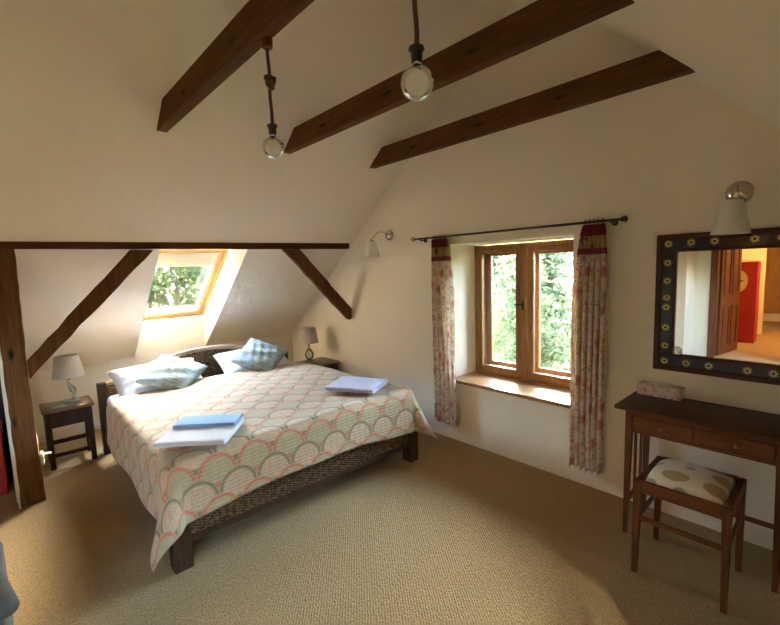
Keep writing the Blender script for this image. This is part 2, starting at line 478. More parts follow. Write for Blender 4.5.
# rear knee wall, higher behind the skylight recess
b = MB()
b.box(XL-.2, 1.0, YK, YK+.35, 0, ZK+.02)
b.box(1.0, 1.76, YK, YK+.35, 0, 1.085)
b.box(1.76, G+.01, YK, YK+.35, 0, ZK+.02)
struct(b, 'wall_back', M['ceil'])
struct(MB().box(XL-.2, G+.01, YF-.3, YF, 0, ZF+.02), 'wall_front', M['wall'])

# rear slope slab (with the skylight shaft) and front slope slab
def slab(b, x0, x1, prof): b.poly([(x0, y, z) for y, z in prof], (x1-x0, 0, 0))
TK = .50
b = MB()
full = [(YR, ZR), (YK+.5, sb(YK+.5)), (YK+.5, sb(YK+.5)+TK), (YR, ZR+TK)]
slab(b, XL-.1, 1.0, full); slab(b, 1.76, T, full)
SZ = 1.842; SY1 = (SZ-CB)/KB; SY2 = YK-(SZ-1.09)/.794
slab(b, 1.0, 1.76, [(YR, ZR), (SY1, SZ), (SY2-.02, SZ), (SY2-.02, sb(SY2)+TK), (YR, ZR+TK)])
o = struct(b, 'ceiling', M['ceil'])
b = MB()
FX0, FX1, FY0, FY1 = -2.05, -.70, -.98, -.32  # opening for the added front skylight
fr = [(YF-.5, sf(YF-.5)), (YR, ZR), (YR, ZR+TK), (YF-.5, sf(YF-.5)+TK)]
slab(b, XL-.1, FX0, fr); slab(b, FX1, T, fr)
slab(b, FX0, FX1, [(FY1, sf(FY1)), (YR, ZR), (YR, ZR+TK), (FY1, sf(FY1)+TK)])
slab(b, FX0, FX1, [(YF-.5, sf(YF-.5)), (FY0, sf(FY0)), (FY0, sf(FY0)+TK), (YF-.5, sf(YF-.5)+TK)])
o = struct(b, 'ceiling_front', M['wall'])

# white skirting on the knee wall and behind the nightstands
struct(MB().box(-.055, G, YK-.018, YK, 0, .09, bev=.004), 'baseboard_back', M['whitepaint'])

# partition seen end-on behind the post, dividing off the eaves
b = MB(); b.poly([(-.072, 3.97, 0), (-.072, YK, 0), (-.072, YK, ZK), (-.072, 3.97, sb(3.97))], (.02, 0, 0))
struct(b, 'wall_partition', M['wall'])

# far wall with doorway, seen only in the mirror
DY0, DY1, DZ = .46, 1.425, 2.02
b = MB()
X0 = XL-.12
b.poly([(X0, DY1, 0), (X0, YK, 0), (X0, YK, ZK), (X0, DY1, sf(DY1))] if False else [(X0, DY1, 0), (X0, YK, 0), (X0, YK, ZK), (X0, YR, ZR), (X0, DY1, sf(DY1))], (.12, 0, 0))
b.poly([(X0, YF, 0), (X0, DY0, 0), (X0, DY0, sf(DY0)), (X0, YF, ZF)], (.12, 0, 0))
b.poly([(X0, DY0, DZ), (X0, DY1, DZ), (X0, DY1, sf(DY1)), (X0, DY0, sf(DY0))], (.12, 0, 0))
b.box(XL, -1.85, 1.70, 2.3, 0, sb(2.3)-.02)
struct(b, 'wall_left', M['wall'])
# hall behind it
b = MB()
b.box(-8.2, -8.1, -.2, 1.9, 0, 2.45)
b.box(-8.1, X0, -.3, -.2, 0, 2.45)
b.box(-5.5, X0, 1.8, 1.9, 0, 2.45)
b.box(-5.5, -5.4, 1.16, 1.8, 0, 2.45)
b.box(-8.1, -5.5, 1.9, 2.0, 0, 2.45)
struct(b, 'wall_hall', M['warmwall'])
struct(MB().box(-8.2, X0, -.3, 2.0, 2.45, 2.5), 'ceiling_hall', M['warmwall'])

# ------------------------------------------------------------------ door (seen in the mirror)
d = bpy.data.objects.new('door_1', None); COL.objects.link(d); d['kind'] = 'structure'
b = MB()
b.box(X0-.01, XL+.015, DY1-.02, DY1+.075, 0, DZ+.07, bev=.004)
b.box(X0-.01, XL+.015, DY0-.075, DY0+.02, 0, DZ+.07, bev=.004)
b.box(X0-.01, XL+.015, DY0+.02, DY1-.02, DZ-.02, DZ+.07, bev=.004)
b.build('door_frame', M['ddoor'], d)
# leaf swung into the hall
hinge = Vector((X0-.012, DY1-.03, 0)); free = Vector((-3.36, 1.275, 0))
dirv = (free-hinge).normalized(); ang = math.atan2(dirv.y, dirv.x)
MT = Matrix.Translation(hinge) @ Matrix.Rotation(ang, 4, 'Z')
DL = (free-hinge).length
b = MB()
b.box(0, DL, -.02, .02, .01, DZ-.03, M=MT)
leafo = b.build('door_leaf', M['ddoor'], d)
b = MB()
for z0, z1 in ((.12, .80), (.98, 1.85)):
    for x0, x1 in ((.10, DL/2-.04), (DL/2+.04, DL-.10)):
        for s in (-1, 1):
            y0, y1 = (.018, .032) if s > 0 else (-.032, -.018)
            b.box(x0, x1, y0, y1, z0, z0+.03, M=MT); b.box(x0, x1, y0, y1, z1-.03, z1, M=MT)
            b.box(x0, x0+.03, y0, y1, z0+.03, z1-.03, M=MT); b.box(x1-.03, x1, y0, y1, z0+.03, z1-.03, M=MT)
b.build('panel_moulding', M['ddoor'], leafo)
b = MB()
for s in (-1, 1):
    b.box(DL-.085, DL-.045, s*.02 if s > 0 else -.026, .026 if s > 0 else -.02, 1.02, 1.24, M=MT)
    b.tube([MT @ Vector((DL-.065, s*.02, 1.18)), MT @ Vector((DL-.065, s*.075, 1.18)), MT @ Vector((DL-.18, s*.08, 1.18))], .010)
b.build('door_handle', M['iron'], leafo, 40)

# ------------------------------------------------------------------ gable window (box window with inner and outer casements)
w = bpy.data.objects.new('window_1', None); COL.objects.link(w); w['kind'] = 'structure'
XI = 3.29
def rect_frame(b, x0, x1, y0, y1, z0, z1, t, tb=None, bev=.004):
    tb = tb or t
    b.box(x0, x1, y0, y0+t, z0, z1, bev=bev); b.box(x0, x1, y1-t, y1, z0, z1, bev=bev)
    b.box(x0, x1, y0+t, y1-t, z0, z0+tb, bev=bev); b.box(x0, x1, y0+t, y1-t, z1-t, z1, bev=bev)
b = MB(); rect_frame(b, XI, XI+.175, WY0+.002, WY1-.002, WZ0, WZ1-.012, .034)
b.box(XI-.006, XI+.05, 1.852, 1.928, WZ0+.03, WZ1-.04, bev=.006)
b.build('window_frame', M['oak'], w)
for nm, y0, y1 in (('inner_casement', WY0+.036, 1.850), ('inner_casement', 1.930, WY1-.036)):
    b = MB(); rect_frame(b, XI+.004, XI+.045, y0, y1, WZ0+.034, WZ1-.048, .044, .052, .006)
    c = b.build(nm, M['oak'], w)
    MB().box(XI+.022, XI+.026, y0+.04, y1-.04, WZ0+.08, WZ1-.088).build('pane', M['glass'], c)
for nm, y0, y1 in (('outer_casement', WY0+.036, 1.885), ('outer_casement', 1.887, WY1-.036)):
    b = MB(); rect_frame(b, XI+.130, XI+.168, y0, y1, WZ0+.034, WZ1-.048, .062, .072, .006)
    c = b.build(nm, M['oak'], w)
    MB().box(XI+.148, XI+.152, y0+.055, y1-.055, WZ0+.10, WZ1-.105).build('pane', M['glass'], c)
b = MB()
b.box(XI-.012, XI-.006, 1.885, 1.905, 1.20, 1.28, bev=.002)
b.tube([(XI-.010, 1.893, 1.245), (XI-.04, 1.893, 1.245), (XI-.045, 1.95, 1.247)], .006)
b.build('window_handle', M['iron'], w, 40)
b = MB(); b.box(XI+.05, XI+.13, WY0+.036, WY1-.036, WZ0+.034, WZ0+.05)
b.build('ledge', M['whitepaint'], w, label='white painted ledge between the two casements')
tr = struct(MB().box(G-.035, XI+.01, WY0-.02, WY1+.02, WZ0-.022, WZ0+.006, bev=.005), 'trim_1', M['sill'])
tr.name = 'window_sill'; tr['kind'] = 'structure'
# outside ledge and lintel cheeks just use the wall itself

# ------------------------------------------------------------------ skylight in the rear slope
def skylight(name, x0, x1, P, vdir, ndir, L, blind):
    """P = top inner point (y,z) of the frame plane; v runs down the roof"""
    w = bpy.data.objects.new(name, None); COL.objects.link(w); w['kind'] = 'structure'
    v = Vector((0, *vdir)).normalized(); n = Vector((0, *ndir)).normalized(); u = Vector((1, 0, 0))
    Mx = Matrix((( *u, 0), (*v, 0), (*n, 0), (0, 0, 0, 1))).transposed()
    Mx = Matrix.Translation((0, P[0], P[1])) @ Mx
    def fr(b, ax0, ax1, v0, v1, n0, n1, t):
        b.box(ax0, ax0+t, v0, v1, n0, n1, M=Mx, bev=.003); b.box(ax1-t, ax1, v0, v1, n0, n1, M=Mx, bev=.003)
        b.box(ax0+t, ax1-t, v0, v0+t, n0, n1, M=Mx, bev=.003); b.box(ax0+t, ax1-t, v1-t, v1, n0, n1, M=Mx, bev=.003)
    b = MB(); fr(b, x0, x1, 0, L, 0, .15, .028); b.build('window_frame', M['pine'], w)
    b = MB(); fr(b, x0+.03, x1-.03, .03, L-.03, .015, .075, .045); s = b.build('sash', M['pine'], w)
    b = MB(); fr(b, x0+.075, x1-.075, .075, L-.075, .03, .05, .018); b.build('glazing_bead', M['whitepaint'], s)
    MB().box(x0+.08, x1-.08, .08, L-.08, .052, .058, M=Mx).build('pane', M['glass'], s)
    if blind:
        b = MB()
        n_ = 10
        for i in range(n_):
            a = .055+(blind-.055)*i/n_; c = .055+(blind-.055)*(i+1)/n_; m_ = (a+c)/2
            b.poly([Mx @ Vector((x0+.08, a, .012)), Mx @ Vector((x0+.08, m_, .026)), Mx @ Vector((x0+.08, c, .012)), Mx @ Vector((x0+.08, m_, .024))], (x1-x0-.16, 0, 0))
        b.box(x0+.078, x1-.078, blind, blind+.012, .008, .03, M=Mx)
        b.build('pleated_blind', M['blind'], w)
    return w, Mx
vd = (.945, -.75)
skylight('window_2', 1.0, 1.76, (SY2, SZ), vd, (.75, .945), math.hypot(YK-SY2, SZ-1.09), .26)

ff = (-1, -KF)
PF = (FY1, sf(FY1)+.28)
skylight('added_skylight', FX0, FX1, PF, ff, (-KF, 1), (FY1-FY0)*math.hypot(1, KF), 0)  # unseen skylight behind the camera, added to brighten the room

# ------------------------------------------------------------------ timbers
# three collar beams spanning slope to slope
BZ0, BZ1 = 2.513, 2.658
for i, (x, lab) in enumerate(((.815, 'dark wooden collar beam carrying both hanging bulbs, highest in view'),
                              (1.705, 'dark wooden collar beam between the bulb-carrying beam and the one nearest the window wall'),
                              (2.575, 'knotty dark wooden collar beam beside the window wall, no bulb near it'))):
    yb0, yb1 = (BZ0-CB)/KB, (BZ1-CB)/KB
    yf0, yf1 = (BZ0-CF)/KF, (BZ1-CF)/KF
    b = MB()
    b.poly([(0, yb0+.005, BZ0), (0, yb1+.005, BZ1), (0, yf1-.005, BZ1), (0, yf0-.005, BZ0)], (.065, 0, 0), bev=.004)
    tag(b.build('ceiling_beam', M['beam'], loc=(x, 0, 0)), lab, 'beam', 'collar beams under the roof')
# purlin
PY0, PY1 = 3.855, 3.985
b = MB()
n = 24
def pz(x): return 1.811+.014*(x/2.9)
rnd = random.Random(4)
def purl(u, v):
    x = XL+(2.905-XL)*u
    t = rnd.uniform(-.0015, .0015)
    z0, z1 = pz(x)+t, (sb(PY1)+.06)
    yf = PY0-.032*max(0, x/2.9)
    q = [(yf, z0), ((z0-CB)/KB-.002, z0), ((z0-CB)/KB-.002, z0+.001), (yf, sb(yf)-.002), (yf, z0)][int(round(v*4))]
    return (x, q[0], q[1])
b.grid(n, 4, purl)
b.bm.verts.ensure_lookup_table()
o = b.build('purlin', M['beamx'])
bm = bmesh.new(); bm.from_mesh(o.data); bmesh.ops.remove_doubles(bm, verts=bm.verts, dist=.0012); bmesh.ops.holes_fill(bm, edges=bm.edges); bmesh.ops.recalc_face_normals(bm, faces=bm.faces); bm.to_mesh(o.data); bm.free()
tag(o, 'long dark horizontal roof timber running above the bed and skylight', 'beam')
# post with irregular outline
p = thing('timber_post', 'thick rough brown wooden post standing on the carpet beside the nightstand', 'post', (0, 0, 0))
rnd = random.Random(7)
b = MB()
cs = [(-.05, PY0), (.085, PY0+.025), (.09, PY1-.005), (-.045, PY1-.01)]
def post(u, v):
    k = int(round(v*4)) % 4
    z = min(1.82, sb(PY1)-.006 if k > 1 else 1.81)*u
    t = (rnd.uniform(-.003, .003), rnd.uniform(-.003, .003))
    x, y = cs[k]
    if k in (1, 2): x += -.012*math.sin(u*PI*1.0)-.006*u*0
    return (x+t[0], y+t[1], z)
b.grid(26, 4, post)
po = b.build('post_body', M['post'], p)
bm = bmesh.new(); bm.from_mesh(po.data); bmesh.ops.remove_doubles(bm, verts=bm.verts, dist=.0075); bmesh.ops.holes_fill(bm, edges=bm.edges); bmesh.ops.recalc_face_normals(bm, faces=bm.faces); bm.to_mesh(po.data); bm.free()
b = MB(); b.box(-.064, -.051, PY0+.0, PY0+.012, .0, 1.35)
b.build('edging_strip', M['whitepaint'], p, label='thin pale strip down the edge of the post')
sk = thing('wall_socket', 'small white electrical socket with a plug fixed low on the brown post', 'socket', (.092, 3.925, .30))
MB().box(-.006, .012, -.03, .03, -.045, .045, bev=.006, seg=2).build('face_plate', M['white'], sk, 40)
MB().tube([(.012, 0, .025), (.045, 0, .025), (.055, .0, .02)], .007, 12).build('plug', M['white'], sk, 40)

def brace(name, outline, label, seed):
    """rough-hewn timber cut to meet its neighbours; outline in the x-z plane"""
    rnd = random.Random(seed)
    pts = []
    n = len(outline)
    for i in range(n):
        a, c = Vector(outline[i]), Vector(outline[(i+1) % n])
        m = max(1, int((c-a).length/.09))
        for k in range(m):
            q_ = a.lerp(c, k/m)
            if 0 < k: q_ += Vector((rnd.uniform(-.005, .005), rnd.uniform(-.005, .005)))
            pts.append((q_.x, PY0, q_.y))
    b = MB(); b.poly(pts, (0, .052, 0), bev=.004)
    return tag(b.build(name, M['brace']), label, 'brace', 'diagonal roof braces')
brace('diagonal_brace', [(.078, .900), (.20, 1.035), (.935, 1.806), (.775, 1.806), (.078, 1.035)], 'diagonal dark brace rising from the brown post up past the skylight', 3)
brace('diagonal_brace', [(2.105, 1.818), (2.885, 1.020), (2.925, 1.030), (2.925, 1.150), (2.29, 1.820)], 'diagonal dark brace leaning against the window wall above a lamp', 5)

# ------------------------------------------------------------------ pendant bulbs
def pendant(x, y, ztop, zs, knot, label, tilt=0):
    t = thing('pendant_light', label, 'pendant light', (x, y, ztop), 0, 'rope pendant bulbs')
    dz = zs-ztop
    MB().lathe([(.018, -.035), (.022, -.03), (.022, 0)], n=20).build('ceiling_rose', M['mahoz'], t, 30)
    pts = [(tilt*math.sin(k/12*PI)*.5+tilt*k/12, .003*math.sin(k), dz*k/12) for k in range(13)]
    MB().tube(pts, .0065, 10).build('rope', M['rope'], t, 60)
    if knot:
        kz = dz*.5
        kp = []
        for k in range(31):
            a = k/30*2*PI*2
            kp.append((tilt*.5+(.011+.003*math.sin(a*.5))*math.cos(a), .011*math.sin(a), kz+.020-.040*k/30+.010*math.sin(a)))
        b = MB(); b.tube(kp, .0085, 10); b.tube([(tilt*.5+.006, 0, kz-.016), (tilt*.5+.020, .002, kz), (tilt*.5+.026, .004, kz+.026)], [.008, .008, .007], 10)
        b.build('knot', M['rope'], t, 60)
    b = MB()
    b.lathe([(.012, .0), (.020, -.003), (.021, -.010), (.0155, -.015), (.0145, -.040), (.012, -.042)], c=(tilt, 0, dz), n=28)
    b.build('lamp_socket', M['black'], t, 35)
    prof = [(.0115, -.038)]
    r = .0435
    zc = -.040-.012-r*.92
    prof += [(.0122, -.044), (.0142, -.050)]
    for k in range(3, 25):
        a = PI*k/24
        a0 = R(22)
        th = a0+(PI-a0)*(k-3)/21
        prof.append((max(r*math.sin(th), .0006), zc+r*math.cos(th)))
    MB().lathe(prof, c=(tilt, 0, dz), n=40).build('light_bulb', M['bulb'], t, 180)
    return t
pendant(.862, 1.612, 2.513, 2.190, True, 'farther hanging bulb on a knotted rope, dangling over the bed', .001)
pendant(.852, .797, 2.513, 2.170, False, 'nearer hanging globe bulb on a straight rope with black socket')

# ------------------------------------------------------------------ wall sconces
def sconce(y, z, xs, zs, label, s=1.0):
    t = thing('wall_sconce', label, 'wall lamp', (G, y, z), 0, 'nickel wall lamps on the window wall')
    Mx = Matrix.Rotation(R(-90), 4, 'Y')
    MB().lathe([(.054*s, 0), (.054*s, .008), (.045*s, .020), (.026*s, .030), (.010, .036)], M=Mx, n=32).build('wall_plate', M['chrome'], t, 40)
    dx = xs-G; pts = []
    for k in range(15):
        a = k/14
        pts.append((-.02+(dx+.02)*a, 0, .038*math.sin(a*PI*.98)*1.2-.005+(zs+.0-z+.02)*a*a))
    MB().tube(pts, .0055, 10).build('arm', M['chrome'], t, 60)
    h = .150*s
    c = (dx, 0, zs-z)
    MB().lathe([(.012, .012), (.022, .008), (.024, -.012), (.012, -.014)], c=c, n=24).build('shade_cap', M['chrome'], t, 40)
    b = MB(); b.lathe([(.012, -.002), (.041*s, -.002), (.043*s, -.006), (.073*s, -h), (.0705*s, -h), (.040*s, -.009), (.012, -.006)], c=c, n=40, cap=False)
    b.build('lamp_shade', M['shade2'], t, 40)
    return t
sconce(3.19, 1.925, 2.700, 1.863, 'small wall lamp with pleated white shade mounted near the bed braces')
sconce(.425, 1.935, 2.745, 1.880, 'wall lamp with white shade mounted above the sun-patterned mirror', 1.12)

# ------------------------------------------------------------------ curtain rod and curtains
RX, RZ = 2.868, 1.855
rod = thing('curtain_rod', 'thin dark curtain rod with knobbed ends over the gable window', 'curtain rod', (RX, 0, 0))
MB().tube([(0, .985, RZ-.004), (0, 2.77, RZ-.002)], .0085, 14).build('rod', M['iron'], rod, 60)
MB().sphere((0, 2.785, RZ-.002), .022, (1, 1.25, 1), 18).build('finial', M['brass'], rod, 180)
b = MB()
b.sphere((0, .975, RZ-.004), .017, (1, .8, 1), 18)
for k in range(6):
    a = k*PI/3; b.sphere((.013*math.cos(a), .957, RZ-.004+.013*math.sin(a)), .008, n=10)
b.sphere((0, .955, RZ-.004), .012, n=12)
b.build('finial', M['iron'], rod, 180)
for y in (1.045, 2.70):
    b = MB(); b.tube([(0, y, RZ-.012), (.02, y, RZ-.016), (G-RX, y, RZ-.016)], .006, 10)
    b.lathe([(.02, 0), (.02, .006)], M=Matrix.Translation((G-RX, y, RZ-.016)) @ Matrix.Rotation(R(-90), 4, 'Y'), n=20)
    b.build('rod_bracket', M['iron'], rod, 40)
def curtain(y0, y1, yt0, yt1, zb, label, seed, folds=6, skew=0.0):
    rnd = random.Random(seed)
    t = thing('curtain', label, 'curtain', (RX, (y0+y1)/2, 0), 0, 'floral window curtains')
    H = RZ-.018-zb
    cy = (y0+y1)/2
    ph = [rnd.uniform(0, 6) for _ in range(4)]
    def fn(u, v):
        zz = RZ-.018-H*v
        s = min(1, v/.25)**.7
        a0 = yt0+(y0-yt0)*s; a1 = yt1+(y1-yt1)*s
        wdt = a1-a0
        uu = u+.018*math.sin(u*folds*4*PI+ph[1]+v)
        y = a0+wdt*uu+.012*math.sin(v*3+ph[0])*v
        amp = (.011+.012*v)*(.7+.5*math.sin(u*7+ph[2])**2)
        x = amp*math.sin(u*folds*2*PI+ph[2]+.8*math.sin(v*2.2+ph[3]))+.007*math.sin(u*folds*6.2+v*5+ph[1])
        zz += .012*math.sin(u*folds*2*PI+ph[0])*(v > .98)
        return (x, y-cy, zz)
    b = MB(); b.grid(120, 70, fn, lambda u, v: (u*(y1-y0)*2.3, v*H))
    o = b.build('drape', M['curtain'], t, 180)
    solidify(o, .0025, 0)
    for k in range(5):
        b = MB()
        y = yt0+(yt1-yt0)*(k+.5)/5-cy
        b.tube([(.014*math.cos(a), y, RZ+.014*math.sin(a)) for a in [2*PI*i/16 for i in range(17)]], .0022, 6)
        b.build('curtain_ring', M['iron'], t, 60)
    return t
curtain(2.300, 2.555, 2.385, 2.545, .165, 'floral red and cream curtain hanging near the bed, narrower of the pair', 1, 5)
curtain(1.055, 1.285, 1.080, 1.215, .150, 'floral red and cream curtain hanging by the desk, in front of the window edge', 2, 6)

# ------------------------------------------------------------------ mirror with sun tiles
MY0, MY1, MZ0, MZ1 = .040, .797, .925, 1.738
mt = thing('wall_mirror', 'rectangular wall mirror in dark frame set with yellow sun tiles above the desk', 'mirror', (G, 0, 0))
b = MB()
def ring(b, a, c, x0, x1, bev=.003):
    rect = lambda i: (MY0+i, MY1-i, MZ0+i, MZ1-i)
    y0, y1, z0, z1 = rect(a); t = c-a
    b.box(x0, x1, y0, y0+t, z0, z1, bev=bev); b.box(x0, x1, y1-t, y1, z0, z1, bev=bev)
    b.box(x0, x1, y0+t, y1-t, z0, z0+t, bev=bev); b.box(x0, x1, y0+t, y1-t, z1-t, z1, bev=bev)
ring(b, 0, .030, -.034, 0); ring(b, .088, .103, -.030, 0)
b.build('outer_frame', M['mframe'], mt)
b = MB(); ring(b, .029, .089, -.024, 0, 0); b.build('tile_band', M['navy'], mt)
MB().box(-.012, -.002, MY0+.09, MY1-.09, MZ0+.09, MZ1-.09).build('mirror_glass', M['mirror'], mt)
MB().lathe([(.027, 0), (.028, .003), (.022, .008), (.004, .010)], M=Matrix.Translation((-.030, .683, 1.042)) @ Matrix.Rotation(R(-90), 4, 'Y'), n=24).build('mirror_clip', M['crystal'], mt, 60, label='small round clear clip')
def sunmesh():
    b = MB(); n = 10; r1, r0 = .0245, .0135
    for k in range(n):
        a = 2*PI*k/n; da = PI/n*.8
        p = [(0, r0*math.cos(a-da), r0*math.sin(a-da)), (0, r1*math.cos(a), r1*math.sin(a)), (0, r0*math.cos(a+da), r0*math.sin(a+da)), (0, r0*.7*math.cos(a), r0*.7*math.sin(a))]
        b.poly(p, (.002, 0, 0))
    m = 20
    for k in range(m):
        a0, a1 = 2*PI*k/m, 2*PI*(k+1)/m
        b.poly([(0, .013*math.cos(a0), .013*math.sin(a0)), (0, .013*math.cos(a1), .013*math.sin(a1)), (0, .0075*math.cos(a1), .0075*math.sin(a1)), (0, .0075*math.cos(a0), .0075*math.sin(a0))], (.002, 0, 0))
    return b
s0 = None
zs = [1.683, 1.572, 1.466, 1.366, 1.308, 1.186, 1.075, .982]
spots = [(.738, z) for z in zs]+[(MY0+.059, z) for z in zs]
for z in (1.686, .981):
    spots += [(y, z) for y in (.627, .519, .349, .243, .165)]
for y, z in spots:
    if s0 is None: s0 = o = sunmesh().build('sun_motif', M['suns'], mt)
    else: o = s0.copy(); COL.objects.link(o)
    o.location = (-.0262, y, z)

# ------------------------------------------------------------------ dressing desk
dk = thing('dressing_desk', 'slim brown wooden dressing table with two drawers under the mirror', 'desk', (0, 0, 0))
DX0, DX1, Y0, Y1, HZ = 2.540, 2.930, .095, .885, .768
MB().box(DX0, DX1, Y0, Y1, HZ-.022, HZ, bev=.005, seg=2).build('desktop', M['top'], dk, 40)
ax0, ax1, ay0, ay1 = DX0+.022, DX1-.012, Y0+.055, Y1-.055
lz = HZ-.022
def leg_mb(x, y, zt, s=.036, s2=.020, zb=0.0, sx=1, sy=1, straight=.12):
    b = MB()
    def ringp(z, w): return [(x+sx*(w if a else 0), y+sy*(w if c else 0), z) for a, c in ((0, 0), (1, 0), (1, 1), (0, 1))]
    lv = [ringp(zt, s), ringp(zt-straight, s), ringp(zb, s2)]
    vs = [[b.bm.verts.new(p) for p in L] for L in lv]
    fs = []
    for A, B in zip(vs, vs[1:]):
        for i in range(4): fs.append(b.bm.faces.new((A[i], A[(i+1) % 4], B[(i+1) % 4], B[i])))
    fs += [b.bm.faces.new(vs[0]), b.bm.faces.new(vs[-1][::-1])]
    bmesh.ops.recalc_face_normals(b.bm, faces=fs)
    bmesh.ops.bevel(b.bm, geom=list(b.bm.edges), offset=.0015, segments=1, affect='EDGES')
    return b
for x, y, sx, sy in ((ax0, ay0, 1, 1), (ax0, ay1, 1, -1), (ax1, ay0, -1, 1), (ax1, ay1, -1, -1)):
    leg_mb(x, y, lz, sx=sx, sy=sy, s=.034, s2=.022, straight=.13).build('leg', M['mahoz'], dk)
b = MB()
b.box(ax0+.006, ax0+.022, ay0+.034, ay1-.034, lz-.024, lz)
b.box(ax0+.006, ax0+.022, ay0+.034, ay1-.034, lz-.125, lz-.108)
ym = (ay0+ay1)/2
b.box(ax0+.006, ax0+.022, ym-.016, ym+.016, lz-.108, lz-.024)
b.box(ax1-.022, ax1-.006, ay0+.034, ay1-.034, lz-.125, lz)
for y in (ay0+.008, ay1-.024): b.box(ax0+.034, ax1-.034, y, y+.016, lz-.125, lz)
b.build('apron', M['maho'], dk)
for y0, y1 in ((ay0+.037, ym-.019), (ym+.019, ay1-.037)):
    dr = MB().box(ax0+.002, ax0+.30, y0, y1, lz-.105, lz-.027, bev=.003).build('drawer', M['maho'], dk)
    MB().lathe([(.004, 0), (.004, .010), (.009, .014), (.0095, .02), (.005, .024), (.001, .025)], M=Matrix.Translation((ax0+.002, (y0+y1)/2, lz-.066)) @ Matrix.Rotation(R(-90), 4, 'Y'), n=18).build('drawer_knob', M['brass'], dr, 40)
for y in (ay0+.010, ay1-.026):
    MB().box(ax0+.026, ax1-.026, y, y+.016, .195, .222).build('side_stretcher', M['mahoz'], dk)
    for k in range(2):
        x = ax0+.115+.10*k
        MB().box(x, x+.028, y+.004, y+.012, .222, lz-.125).build('side_slat', M['mahoz'], dk)
MB().box((ax0+ax1)/2+.05, (ax0+ax1)/2+.066, ay0+.026, ay1-.026, .198, .220).build('cross_stretcher', M['maho'], dk)

# tissue box
tb = thing('tissue_box', 'pink floral tissue box on the desk under the mirror', 'tissue box', (2.888, .745, HZ), R(0))
MB().box(-.045, .045, -.115, .115, 0, .068, bev=.002).build('carton', M['tissue'], tb)
b = MB(); b.poly([(.022*math.cos(a), .07*math.sin(a), .0682) for a in [2*PI*k/24 for k in range(24)]], (0, 0, .001))
b.build('slot_film', M['white'], tb)
b = MB(); b.grid(8, 6, lambda u, v: (.014*math.sin(u*9)*(.4+v), -.05+.1*u, .0685+.016*v*math.sin(PI*u)+.003*math.sin(u*15)))
solidify(b.build('tissue', M['linen'], tb, 180), .001)

# stool
st = thing('stool', 'brown wooden stool with padded oval-print seat, pulled up to the desk', 'stool', (0, 0, 0))
SX0, SX1, SY0, SY1, SH = 2.250, 2.640, .292, .684, .497
for x, y, sx, sy in ((SX0, SY0, 1, 1), (SX0, SY1, 1, -1), (SX1, SY0, -1, 1), (SX1, SY1, -1, -1)):
    leg_mb(x, y, SH-.005, s=.034, s2=.024, sx=sx, sy=sy, straight=.1).build('leg', M['mahoz'], st)
b = MB()
z0, z1 = SH-.062, SH
b.box(SX0+.003, SX0+.026, SY0+.03, SY1-.03, z0, z1, bev=.003); b.box(SX1-.026, SX1-.003, SY0+.03, SY1-.03, z0, z1, bev=.003)
b.box(SX0+.026, SX1-.026, SY0+.003, SY0+.026, z0, z1, bev=.003); b.box(SX0+.026, SX1-.026, SY1-.026, SY1-.003, z0, z1, bev=.003)
b.build('seat_frame', M['maho'], st)
b = MB()
sz = .285
for y in (SY0+.008, SY1-.024): b.box(SX0+.02, SX1-.02, y, y+.014, sz, sz+.022)
b.box(SX0+.010, SX0+.024, SY0+.024, SY1-.024, sz-.0, sz+.022); b.box(SX1-.024, SX1-.010, SY0+.024, SY1-.024, sz-.0, sz+.022)
b.build('stretcher', M['maho'], st)
b = MB()
cx, cy = (SX0+SX1)/2, (SY0+SY1)/2; hx, hy = (SX1-SX0)/2-.030, (SY1-SY0)/2-.030
def cush(u, v):
    a, c = 2*u-1, 2*v-1
    e = max(0, (1-abs(a)**3.5))*max(0, (1-abs(c)**3.5))
    return (a*hx*(1-.04*abs(c)**3), c*hy*(1-.04*abs(a)**3), -.02+.062*e**.42)
b.grid(30, 30, cush)
o = b.build('seat_cushion', M['ovals'], st, 180, loc=(cx, cy, SH)); solidify(o, .004)

# ------------------------------------------------------------------ nightstands
def nightstand(x0, x1, y0, y1, h, label, drawer=False):
    t = thing('nightstand', label, 'bedside table', ((x0+x1)/2, (y0+y1)/2, 0), 0, 'dark bedside tables')
    X, Y = (x1-x0)/2, (y1-y0)/2
    MB().box(-X, X, -Y, Y, h-.024, h, bev=.005, seg=2).build('tabletop', M['nsttop'], t, 40)
    X -= .018; Y -= .018
    s = .038
    for a in (-1, 1):
        for c in (-1, 1):
            MB().box(a*X-(s if a > 0 else 0), a*X+(0 if a > 0 else s), c*Y-(s if c > 0 else 0), c*Y+(0 if c > 0 else s), 0, h-.024, bev=.003).build('leg', M['nst'], t)
    ap = .135
    b = MB()
    b.box(-X+s, X-s, Y-.024, Y-.006, h-.024-ap, h-.024)
    for a in (-1, 1): b.box(a*(X-.015)-.009, a*(X-.015)+.009, -Y+s, Y-s, h-.024-ap, h-.024)
    b.build('apron', M['nst'], t)
    MB().box(-X+s, X-s, -Y+.006, -Y+.024, h-.024-ap, h-.024, bev=.003).build('drawer', M['nst'], t)
    for nm, z in (('stretcher', .095),):
        MB().box(-X+s, X-s, -Y+.009, -Y+.029, z, z+.034, bev=.003).build(nm, M['nst'], t)
        MB().box(-X+s, X-s, Y-.029, Y-.009, z+.04, z+.074, bev=.003).build(nm, M['nst'], t)
        for a in (-1, 1): MB().box(a*(X-.019)-.01, a*(X-.019)+.01, -Y+s, Y-s, z, z+.034).build(nm, M['nst'], t)
    return t
nightstand(.135, .495, 4.42, 4.74, .512, 'small dark wooden bedside table beside the brown post, with open legs')
nightstand(2.52, 2.92, 4.12, 4.50, .500, 'small dark wooden bedside table in the corner below the diagonal brace')

